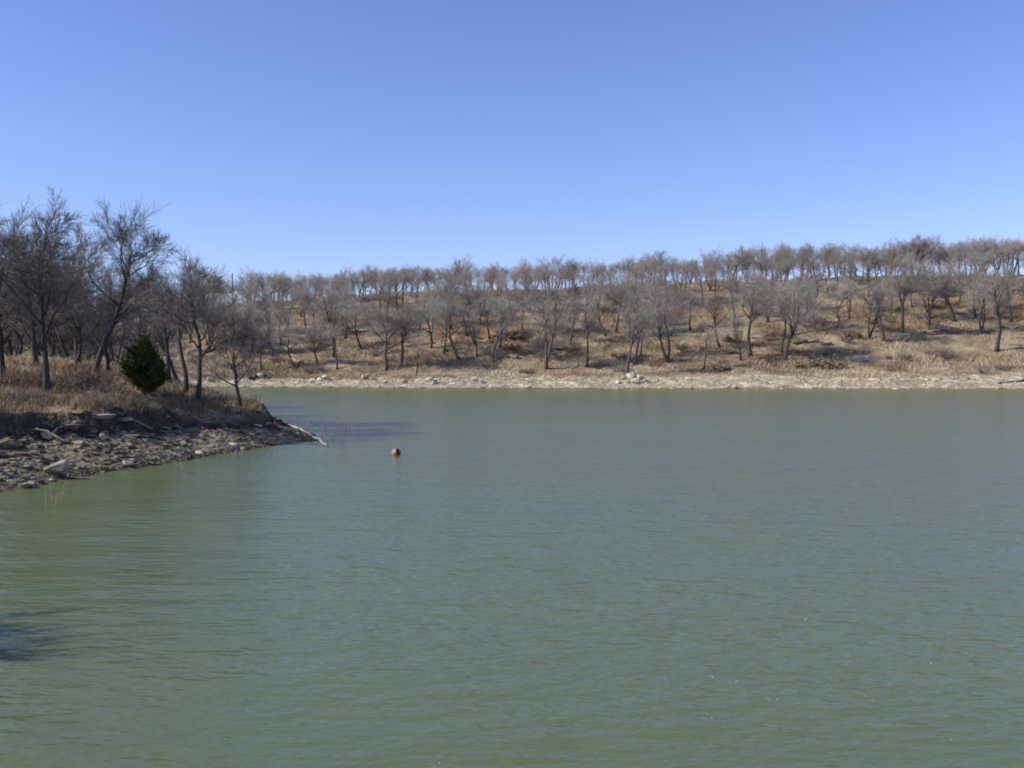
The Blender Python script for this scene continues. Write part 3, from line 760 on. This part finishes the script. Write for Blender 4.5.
# named ones on the near beach (px, py, width px)
P_ = ground_hit(56, 474, 28)
b_ = rock('boulder', blok_me[1], 'rock_mid', P_, 26 * P_[1] / F, 'biggest pale boulder tilted at the water\'s edge on the near beach', 'boulder', rot=.5, squash=(1.0, .7, .75), sink=.2); b_.rotation_euler = (.1, -.45, .3)
P_ = ground_hit(6, 450, 28); rock('rock_slab', blok_me[2], 'rock', P_, 24 * P_[1] / F, 'squared grey block at the left edge of the near beach', 'rock', rot=.15, tilt=.03, squash=(1, .7, .62))
for (px, py, w, lb, m) in [(26, 468, 9, 'chalky white lump left of the biggest boulder', 'rock_pale'), (14, 472, 8, 'small white stone near the left end of the waterline', 'rock_pale'), (50, 440, 16, 'pale tilted slab below the grassy bank at left', 'rock_pale'),
                           (92, 480, 12, 'flat stone at the waterline right of the biggest boulder', 'rock'), (128, 466, 11, 'flat pale stone at the waterline, left half of the spit', 'rock_pale'), (235, 412, 11, 'flat ledge stone at the foot of the small spit oak', 'rock_pale'), (258, 428, 8, 'pale stone just under the shaded bank of the spit', 'rock_pale'), (252, 436, 6, 'pale stone in the middle of the spit beach', 'rock_pale'), (233, 446, 9, 'flat stone near the waterline of the spit', 'rock_pale'), (268, 426, 9, 'pale stone at the right end of the shaded bank', 'rock_pale')]:
    P_ = ground_hit(px, py, 28); rock('rock', random.choice(flat_me), m, P_, w * P_[1] / F, lb, 'rock', None, rot=random.uniform(-.4, .4), squash=(1, .8, 1.2))
# other stones of the near beach
NZ = [(60, 'by the biggest boulder'), (120, 'below the long bleached log'), (180, 'below the cedar'), (240, 'below the spreading oak'), (340, 'on the spit end')]
cnt = 0; tries = 0
cand = np.stack([RNG.uniform(-22, -8, 9000), RNG.uniform(29, 60, 9000)], -1)
hh, ss, ww, _ = terrain(cand[:, 0], cand[:, 1], True)
for (x_, y_), z_, s_, w_ in zip(cand, hh, ss, ww):
    if cnt >= 135: break
    if not (.1 < s_ < w_ * 1.05): continue
    px, py, d = project(x_, y_, z_)
    if not (-10 < px < 335): continue
    size = float(np.clip(RNG.lognormal(-1.3, .42), .15, .8))
    pale = RNG.random() < .16
    zw = next(w for a, w in NZ if px < a)
    sz = 'Small' if size < .27 else 'Mid-sized' if size < .42 else 'Large'
    hgt = 'waterline' if s_ < .3 * w_ else 'beach middle' if s_ < .7 * w_ else 'bank foot'
    rock('rock', flat_me[RNG.integers(7)], 'rock_pale' if pale else 'rock', (x_, y_, z_), size, f"{sz.lower()} flat {'pale' if pale else 'grey-brown'} stone at the {hgt} {zw}", 'rock', 'stones on the near beach', rot=RNG.uniform(-.6, .6), tilt=.16, sink=.42)
    cnt += 1
# flat strata cropping out of the bank
BZ = [(45, 'left of the straight oak'), (95, 'below the two tall oaks'), (150, 'below the cedar'), (205, 'below the spreading oak'), (340, 'near the spit tip')]
cnt = 0
for (x_, y_), z_, s_, w_ in zip(cand[::-1], hh[::-1], ss[::-1], ww[::-1]):
    if cnt >= 24: break
    if not (w_ * .75 < s_ < w_ + 1.3): continue
    px, py, d = project(x_, y_, z_)
    if not (-10 < px < 300): continue
    size = RNG.uniform(.4, 1.15); zw = next(w for a, w in BZ if px < a)
    rock('rock_ledge', led_me[cnt % 5], 'rock' if cnt % 3 else 'rock_dark', (x_, y_, z_), size, f"{'long' if size > .9 else 'short' if size < .6 else 'middling'} flat {'grey-brown' if cnt % 3 else 'dark'} stone layer in the shaded bank, {zw}", 'rock ledge', 'stone layers in the near bank', rot=RNG.uniform(-.3, .3) + 1.3 * (RNG.random() < .4), tilt=.07, squash=(1.2, .7, .8), sink=.62)
    cnt += 1
# small rubble nobody could count
def rubble(name, X, Y, size, m, label, cat):
    Z = terrain(X, Y); V, T, n = [], [], 0
    base = [np.array([[math.cos(a) * .5, math.sin(a) * .4, -.15] for a in np.arange(6) * 1.047] + [[math.cos(a + .3) * .36, math.sin(a + .3) * .3, .11] for a in np.arange(6) * 1.047]),]
    tri = []
    for i in range(6):
        j = (i + 1) % 6; tri += [(i, j, 6 + j), (i, 6 + j, 6 + i)]
    tri += [(6, 6 + i, 7 + i) for i in range(1, 5)]
    tri = np.array(tri)
    B = base[0]; k = len(X); a = RNG.uniform(0, 6.28, k); c, s = np.cos(a), np.sin(a)
    J = B[None] * (1 + RNG.normal(0, .14, (k, 12, 3)))
    J = J * size[:, None, None]
    Vx = J[..., 0] * c[:, None] - J[..., 1] * s[:, None] + X[:, None]; Vy = J[..., 0] * s[:, None] + J[..., 1] * c[:, None] + Y[:, None]; Vz = J[..., 2] + Z[:, None] + .04 * size[:, None]
    V = np.stack([Vx, Vy, Vz], -1).reshape(-1, 3); T = (tri[None] + (np.arange(k) * 12)[:, None, None]).reshape(-1, 3)
    o = link(name, mesh_arrays(name, V, None, T, False, dict(rnd=np.repeat(RNG.random(k), 12))), m); tag(o, label, cat, None, 'stuff'); return o
def attr_mat(name, stops, rough=.95, trans=False):
    m, nt, b = new_mat(name); c = ramp(nt, attr(nt, 'rnd'), stops); nt.links.new(c, b.inputs['Base Color']); b.inputs['Roughness'].default_value = rough; b.inputs['Specular IOR Level'].default_value = .15; return m
M['rub_n'] = attr_mat('near rubble', [(0, (.055, .044, .026)), (.6, (.16, .132, .080)), (.9, (.28, .24, .155)), (1, (.46, .40, .285))])
M['rub_f'] = attr_mat('far rubble', [(0, (.25, .20, .12)), (.5, (.38, .315, .20)), (1, (.62, .54, .38))])
m_ = (ss > .05) & (ss < ww * 1.1)
cx = RNG.uniform(-23, -8, 60000); cy = RNG.uniform(28, 62, 60000); h2, s2, w2, _ = terrain(cx, cy, True)
k_ = (s2 > -.05) & (s2 < w2 * 1.2) & (RNG.random(60000) < .5 + 1.6 * fbm(cx * .55, cy * .55, 3, 95)); cx, cy = cx[k_][:3700], cy[k_][:3700]
rubble('beach_rubble', cx, cy, RNG.lognormal(-2.15, .55, len(cx)).clip(.05, .45), M['rub_n'], 'small stony rubble covering the near beach', 'rubble')
# far shore
cx = RNG.uniform(-50, 92, 60000); cy = RNG.uniform(145, 178, 60000); h2, s2, w2, _ = terrain(cx, cy, True)
dens = 1 - sstep(.75, 1.3, s2 / w2); k_ = (s2 > .1) & (RNG.random(len(cx)) < dens * .9); cx2, cy2 = cx[k_][:3600], cy[k_][:3600]
rubble('shore_rubble', cx2, cy2, RNG.lognormal(-1.25, .4, len(cx2)).clip(.12, .7), M['rub_f'], 'pale limestone rubble along the far shore', 'rubble')
PILE = [(624, 380, 1.1), (632, 378, 1.5), (640, 379, 1.2), (628, 383, 1.0), (636, 383, 1.3), (645, 382, .9), (618, 384, .9), (429, 382, 1.2), (435, 384, 1.0), (475, 381, 1.0), (482, 383, 1.1), (320, 381, 1.0), (326, 380, 1.4), (312, 382, .9), (365, 379, 1.2), (372, 380, 1.0), (404, 383, 1.1), (432, 380, .9), (260, 378, 1.2), (210, 381, 1.1)]
PL = ['white boulder pile', 'pale rocks beside the buoy\'s line', 'pale rocks above the log tip']
for i, (px, py, w) in enumerate(PILE):
    P_ = ground_hit(px, py, 120)
    where = ('heaped in the white boulder pile on the far shore' if i < 7 else f"standing out on the far gravel shore, {zone(px)}")
    sz = 'large' if w > 1.15 else 'middling' if w > .95 else 'small'
    rock('boulder', blok_me[i % 5], 'rock_pale', P_, w, f"{sz} white boulder {where}", 'boulder', 'white boulders on the far shore', sink=.15)
k_ = np.nonzero((s2 > .3) & (s2 < w2 * 1.1))[0][:400]; cnt = 0
for i in k_:
    if cnt >= 85: break
    x_, y_, z_ = cx[i], cy[i], h2[i]; px, py, d = project(x_, y_, z_)
    if not (255 < px < 1026): continue
    size = float(np.clip(RNG.lognormal(-.65, .35), .3, 1.0)); sz = 'small' if size < .55 else 'middling' if size < .85 else 'big'
    up_ = 'lower' if s2[i] < .5 * w2[i] else 'upper'
    rock('rock', (flat_me + blok_me)[RNG.integers(12)], 'rock_pale', (x_, y_, z_), size, f"{sz} pale rock on the {up_} far gravel shore, {zone(px)}", 'rock', 'rocks on the far shore'); cnt += 1
# rock ledges showing on the far slope
LEDGE = [(905, 335, 3.6), (918, 333, 3.0), (932, 331, 3.4), (945, 330, 2.6), (953, 333, 2.4), (985, 331, 2.8), (1008, 329, 3.2), (1020, 338, 2.6), (888, 340, 2.6), (800, 343, 3.0), (812, 341, 2.6), (428, 344, 3.0), (410, 346, 2.4), (444, 351, 2.0), (560, 349, 3.0), (548, 351, 2.2), (680, 336, 2.6), (690, 341, 2.4), (758, 338, 2.8),
         (772, 340, 2.4), (645, 356, 2.2), (512, 358, 2.6), (500, 353, 2.2), (295, 308, 4.0), (285, 313, 2.6), (360, 331, 3.4), (340, 335, 2.6), (830, 288, 3.2), (1015, 345, 2.6), (256, 319, 3.0), (604, 360, 2.4), (826, 344, 2.4), (730, 352, 2.4), (214, 322, 4.0)]
seen = set()
for i, (px, py, w) in enumerate(LEDGE):
    P_ = ground_hit(px, py, 120)
    pale = i in (23, 24, 25, 29, 33, 30)
    hgt = 'low' if py > 350 else 'halfway' if py > 325 else 'high'
    wd = ('broad', 'long', 'thick', 'narrow', 'jutting')[i % 5]
    rock('rock_ledge', led_me[i % 5] if i % 3 else blok_me[i % 5], 'rock_pale' if pale else 'rock_dark', P_, w, f"{wd} {'pale' if pale else 'dark'} rock ledge {hgt} up the far slope, {zone(px)}", 'rock ledge', 'rock ledges on the far slope', rot=random.uniform(-.35, .35), tilt=.1, squash=(1, .6, .62 if i % 3 else .42), sink=.3)

# ------------------------------------------------------------------ driftwood, buoy, pole
def log(name, pts, r0, r1, label, branches=(), m='drift'):
    t = Tubes(); P = np.array(pts, float); c = P[0].copy()
    q = np.linspace(0, 1, 12); src = np.linspace(0, 1, len(P)); rng = np.random.default_rng(len(label))
    PP = np.stack([np.interp(q, src, P[:, k]) for k in range(3)], -1) - c; PP[1:-1] += rng.normal(0, r0 * .35, (10, 3))
    rr = (r0 * (1 - q) + r1 * q) * rng.uniform(.88, 1.12, 12); t.add(PP, rr, 9)
    o = link(name, t.mesh(name), M[m]); o.location = c
    for (bp, br) in branches:
        bt = Tubes(); B = np.array(bp, float) - c; n = 7; q2 = np.linspace(0, 1, n); sr = np.linspace(0, 1, len(B))
        BB = np.stack([np.interp(q2, sr, B[:, k]) for k in range(3)], -1); BB[1:-1] += rng.normal(0, br * .5, (n - 2, 3)); bt.add(BB, br * (1 - .65 * q2), 7)
        link('branch_stub', bt.mesh('branch_stub'), M[m], o)
    tag(o, label, 'log'); return o
def at(px, py, d):
    r = ray(px, py); return r * d / r[1] + np.array([0, 0, CAM_Z])
a_ = ground_hit(284, 425, 30) + [0, 0, .12]; tip = at(327, 445, 46.8); bq = a_ * .42 + tip * .58 + np.array([0, 0, .10])
log('driftwood_log', [a_, bq, tip], .08, .045, 'bleached driftwood log with an upright branch jutting from the spit into the lake',
    [([bq, bq + [.03, 0, .3], bq + [.12, .05, .62]], .05)])
a1 = ground_hit(107, 413, 30) + [0, 0, .12]; a2 = ground_hit(152, 433, 30) + [0, 0, .15]
log('driftwood_log', [a1, (a1 + a2) / 2 + [0, 0, .02], a2], .04, .065, 'long thin bleached log sloping down the bank below the cedar', [([a2 - [.2, 0, 0], a2 + [.12, -.05, .22]], .04)], 'drift_grey')
a1 = ground_hit(2, 459, 28) + [0, 0, .08]; a2 = ground_hit(62, 464, 28) + [0, 0, .05]
log('fallen_log', [a1 - [1.2, -.1, 0], a1, a2], .14, .09, 'dark half buried log lying along the beach left of the biggest boulder', (), 'bark')
a1 = ground_hit(44, 425, 28) + [0, 0, .12]; a2 = ground_hit(53, 431, 28) + [0, 0, .1]
log('driftwood_log', [a1, (a1 + a2) / 2, a2], .045, .035, 'short pale branch lying on the dark bank below the straight oak', (), 'drift_grey')
a1 = ground_hit(60, 432, 28) + [0, 0, .1]; a2 = ground_hit(70, 426, 28) + [0, 0, .15]
log('driftwood_log', [a1, (a1 + a2) / 2, a2], .035, .035, 'short grey branch right of the short pale branch', (), 'drift_grey')
a1 = ground_hit(26, 421, 28) + [0, 0, .15]; a2 = ground_hit(54, 421, 28) + [0, 0, .15]
log('driftwood_log', [a1, (a1 + a2) / 2, a2], .05, .04, 'thin level branch lying above the short pale branch', (), 'rock')
a1 = ground_hit(36, 438, 28) + [0, 0, .15]; a2 = ground_hit(66, 445, 28) + [0, 0, .1]
log('driftwood_log', [a1, (a1 + a2) / 2 + [0, 0, .08], a2], .055, .035, 'crooked grey log on the beach above the half buried log', [([(a1 + a2) / 2, (a1 + a2) / 2 + [.2, .2, .3]], .03)], 'drift_grey')
a1 = ground_hit(999, 384, 120) + [0, 0, .12]; a2 = ground_hit(1027, 381.5, 120) + [0, 0, .15]
log('fallen_log', [a1, (a1 + a2) / 2, a2], .14, .2, 'dark fallen log on the far gravel at the right edge', (), 'bark')
a1 = ground_hit(242, 378, 40); pt = np.array([-13, 0, 0])
hz = ground_hit(241, 406, 33)
def bough(a, b): return [at(*a, hz[1]), at((a[0] + b[0]) / 2, (a[1] + b[1]) / 2 - 1.5, hz[1] + .1), at(*b, hz[1] + .2)]
a1 = ground_hit(250, 380, 120) + [0, 0, .3]; a2 = ground_hit(266, 378, 120) + [0, 0, .4]
log('fallen_log', [a1, (a1 + a2) / 2, a2], .28, .2, 'dark fallen log on the far shore just right of the small spit oak', (), 'bark')
a1 = ground_hit(161, 399, 33) + [0, 0, .12]; a2 = ground_hit(182, 396, 33) + [0, 0, .15]
log('fallen_log', [a1, (a1 + a2) / 2, a2], .09, .07, 'dark fallen log in the grass at the right foot of the cedar', (), 'bark')

# buoy: weathered ball float with a dark cap over its right side and an eye ring
def make_buoy():
    root = empty('buoy'); r = .185
    prof = [(-1, 0.001)] + [(math.sin(a), math.cos(a)) for a in np.linspace(-1.5, 1.5, 18)] + [(1, .001)]
    m, nt, b = new_mat('orange float'); f = noise(nt, obj_co(nt), 9, 4); c = ramp(nt, f, [(.35, (.38, .17, .065)), (.65, (.50, .27, .12))]); nt.links.new(c, b.inputs['Base Color']); b.inputs['Roughness'].default_value = .5
    t = Tubes(); P = np.array([[0, 0, z * r] for z, _ in prof]); t.add(P, np.array([q * r for _, q in prof]), 28); link('float', t.mesh('float'), m, root)
    md, nt, b = new_mat('dark maroon cap'); b.inputs['Base Color'].default_value = (.045, .014, .016, 1); b.inputs['Roughness'].default_value = .6
    t = Tubes(); aa = np.linspace(.42, 1.5, 10); t.add(np.array([[0, 0, math.sin(q) * r * 1.03] for q in aa] + [[0, 0, r * 1.035]]), np.array([math.cos(q) * r * 1.03 for q in aa] + [.001]), 28); cpn = link('dark_cap', t.mesh('dark_cap'), md, root)
    t = Tubes(); a = np.linspace(0, 2 * np.pi, 17); t.add(np.stack([np.cos(a) * .04, a * 0, 1.12 * r + np.sin(a) * .04], -1), np.full(17, .010), 6); link('eye_ring', t.mesh('eye_ring'), md, cpn)
    return root
bu = make_buoy(); w_ = water_pt(396, 455); bu.location = (w_[0], w_[1], .10); bu.rotation_euler = (.0, 1.25, -.25)
tag(bu, 'small orange ball buoy dark on its right side floating on the lake', 'buoy')
# small flecks of foam drifting on the water
fl = []
for px, py in [(375, 632), (288, 500), (634, 655), (713, 678), (735, 681), (892, 663), (930, 665), (848, 699), (770, 698), (780, 701), (707, 719), (956, 741), (950, 633), (628, 618), (870, 700), (796, 703), (444, 765), (436, 763), (432, 766), (805, 618), (550, 655)]:
    w_ = water_pt(px, py)
    for _ in range(random.randint(1, 2)):
        r = random.uniform(.003, .009) * w_[1] / 14; ox, oy = random.gauss(0, .03), random.gauss(0, .05)
        a = np.linspace(0, 2 * np.pi, 7)[:-1]
        ring = [[w_[0] + ox + math.cos(q) * r, w_[1] + oy + math.sin(q) * r, .0] for q in a]; mid = [[w_[0] + ox + math.cos(q) * r * .6, w_[1] + oy + math.sin(q) * r * .6, r * .5] for q in a]
        fl.append(ring + mid)
V = np.array(fl).reshape(-1, 3); k = len(fl); tq = np.array([(i, (i + 1) % 6, 6 + (i + 1) % 6, 6 + i) for i in range(6)]); tt_ = np.array([(6, 6 + i, 7 + i) for i in range(1, 5)])
mf, nt_, bf = new_mat('foam'); bf.inputs['Base Color'].default_value = (.72, .73, .70, 1); bf.inputs['Roughness'].default_value = .6
o = link('foam_flecks', mesh_arrays('foam_flecks', V, (tq[None] + np.arange(k)[:, None, None] * 12).reshape(-1, 4), (tt_[None] + np.arange(k)[:, None, None] * 12).reshape(-1, 3), True), mf)
tag(o, 'tiny white flecks of foam scattered on the near water', 'foam', None, 'stuff')
# wooden utility pole on the ridge at left
X_ = (233 - CX) / F * 246; zt = tz(X_, 246); top = at(233, 273, 246)[2]
pl = empty('utility_pole', (X_, 246, zt)); hP = top - zt
t = Tubes(); t.add(np.array([[0, 0, -.3], [0, 0, hP * .5], [0, 0, hP]]), np.array([.19, .17, .14]), 10); link('pole', t.mesh('pole'), M['pole'], pl)
t = Tubes(); t.add(np.array([[-.15, -.2, hP - .5], [.15, -.2, hP - .5]]), np.array([.05, .05]), 6); link('crossarm', t.mesh('crossarm'), M['pole'], pl)
t = Tubes(); t.add(np.array([[0, -.2, hP - .46], [0, -.2, hP - .25]]), np.array([.05, .035]), 8); link('insulator', t.mesh('insulator'), M['rock_pale'], pl)
tag(pl, 'thin wooden utility pole standing on the hill behind the left trees', 'utility pole')

# ------------------------------------------------------------------ grass
def blades(name, X, Y, H, W, rnd, m, label, lean=.35, seg=2):
    Z = terrain(X, Y); k = len(X); a = RNG.uniform(0, 6.28, k); c, s = np.cos(a), np.sin(a)
    la = RNG.uniform(0, 6.28, k); ll = H * RNG.uniform(.1, 1.0, k) * lean; lx, ly = np.cos(la) * ll, np.sin(la) * ll
    b0 = np.stack([X - c * W, Y - s * W, Z - .03], -1); b1 = np.stack([X + c * W, Y + s * W, Z - .03], -1)
    m0 = np.stack([X - c * W * .7 + lx * .35, Y - s * W * .7 + ly * .35, Z + H * .6], -1); m1 = np.stack([X + c * W * .7 + lx * .35, Y + s * W * .7 + ly * .35, Z + H * .6], -1)
    tp = np.stack([X + lx, Y + ly, Z + H * .95], -1)
    V = np.stack([b0, b1, m1, m0, tp], 1).reshape(-1, 3); o5 = np.arange(k) * 5
    Q = np.stack([o5, o5 + 1, o5 + 2, o5 + 3], -1); T = np.stack([o5 + 3, o5 + 2, o5 + 4], -1)
    o = link(name, mesh_arrays(name, V, Q, T, False, dict(rnd=np.repeat(rnd, 5))), m); tag(o, label, 'grass', None, 'stuff'); return o
M['grass_n'] = attr_mat('near dry grass', [(0, (.14, .10, .062)), (.35, (.31, .225, .128)), (.7, (.47, .365, .215)), (1, (.58, .475, .295))])
M['grass_f'] = attr_mat('far dry grass', [(0, (.145, .105, .068)), (.3, (.285, .215, .135)), (.65, (.445, .36, .23)), (1, (.57, .48, .32))])
k = 260000
Y_ = 31 + 85 * RNG.random(k) ** 1.6; px = RNG.uniform(-60, 345, k); X_ = (px - CX) / F * Y_
h2, s2, w2, _ = terrain(X_, Y_, True); cl = fbm(X_ * .5, Y_ * .5, 3, 71)
ok = (s2 > w2 + .5 + cl * 1.2) & (RNG.random(k) < .55 + cl * 1.1)
X_, Y_, cl = X_[ok], Y_[ok], cl[ok]; k = len(X_)
tone = np.clip(.45 + .8 * fbm(X_ * .25, Y_ * .25, 3, 77) + RNG.normal(0, .2, k), 0, 1)
blades('dry_grass', X_, Y_, RNG.uniform(.10, .42, k) * (1 + 1.1 * cl), RNG.uniform(.008, .018, k) * np.clip(Y_ / 50, .8, 1.6), tone, M['grass_n'], 'tall dry tan grass on top of the near bank', .95)
k = 300000
Y_ = RNG.uniform(150, 252, k); px = RNG.uniform(-20, 1045, k); X_ = (px - CX) / F * Y_
h2, s2, w2, _ = terrain(X_, Y_, True); cl = fbm(X_ * .16, Y_ * .16, 4, 81)
ok = (s2 > w2 * 1.0 + cl * 2) & (RNG.random(k) < .46 + cl * 1.7)
X_, Y_, cl = X_[ok], Y_[ok], cl[ok]; k = len(X_)
low = 1 - sstep(168, 190, Y_)
tone = np.clip(.38 + .28 * low + 1.15 * fbm(X_ * .09, Y_ * .13, 4, 87) + RNG.normal(0, .17, k), 0, 1)
blades('hill_grass', X_, Y_, RNG.uniform(.15, .5, k) * (1 + 1.3 * cl), RNG.uniform(.025, .06, k), tone, M['grass_f'], 'dry straw and brown grass covering the far slope', 1.1)

# ------------------------------------------------------------------ light
EL, AZ = R(38), R(14)
to_sun = np.array([-math.cos(EL) * math.cos(AZ), -math.cos(EL) * math.sin(AZ), math.sin(EL)])
w = bpy.data.worlds.new('World'); sc.world = w; w.use_nodes = True
nt = w.node_tree; bg = nt.nodes['Background']
sky = nt.nodes.new('ShaderNodeTexSky'); sky.sky_type = 'NISHITA'; sky.sun_disc = False
sky.sun_elevation = EL; sky.sun_rotation = math.atan2(to_sun[0], to_sun[1]) % (2 * math.pi)
sky.altitude = 300; sky.air_density = 1.0; sky.dust_density = .4; sky.ozone_density = 3.0
nt.links.new(mix(nt, 1.0, sky.outputs['Color'], (.945, .935, 1.27), 'MULTIPLY'), bg.inputs['Color']); bg.inputs['Strength'].default_value = .10
sl = bpy.data.lights.new('sun', 'SUN'); sl.energy = 3.6; sl.angle = R(.53); sl.color = (1, .95, .87)
so = bpy.data.objects.new('sun', sl); COL.objects.link(so)
from mathutils import Vector
so.rotation_euler = Vector(to_sun).to_track_quat('Z', 'Y').to_euler(); so.location = (-60, -20, 60)
vs = sc.view_settings; vs.view_transform = 'Standard'; vs.look = 'None'; vs.gamma = 1; vs.exposure = .5; vs.use_curve_mapping = False
sc.cycles.use_denoising = True
try: sc.cycles.denoiser = 'OPENIMAGEDENOISE'
except Exception: pass
sc.cycles.denoising_input_passes = 'RGB_ALBEDO_NORMAL'; sc.cycles.denoising_prefilter = 'ACCURATE'
sc.cycles.filter_width = 1.9
sc.cycles.max_bounces = 6
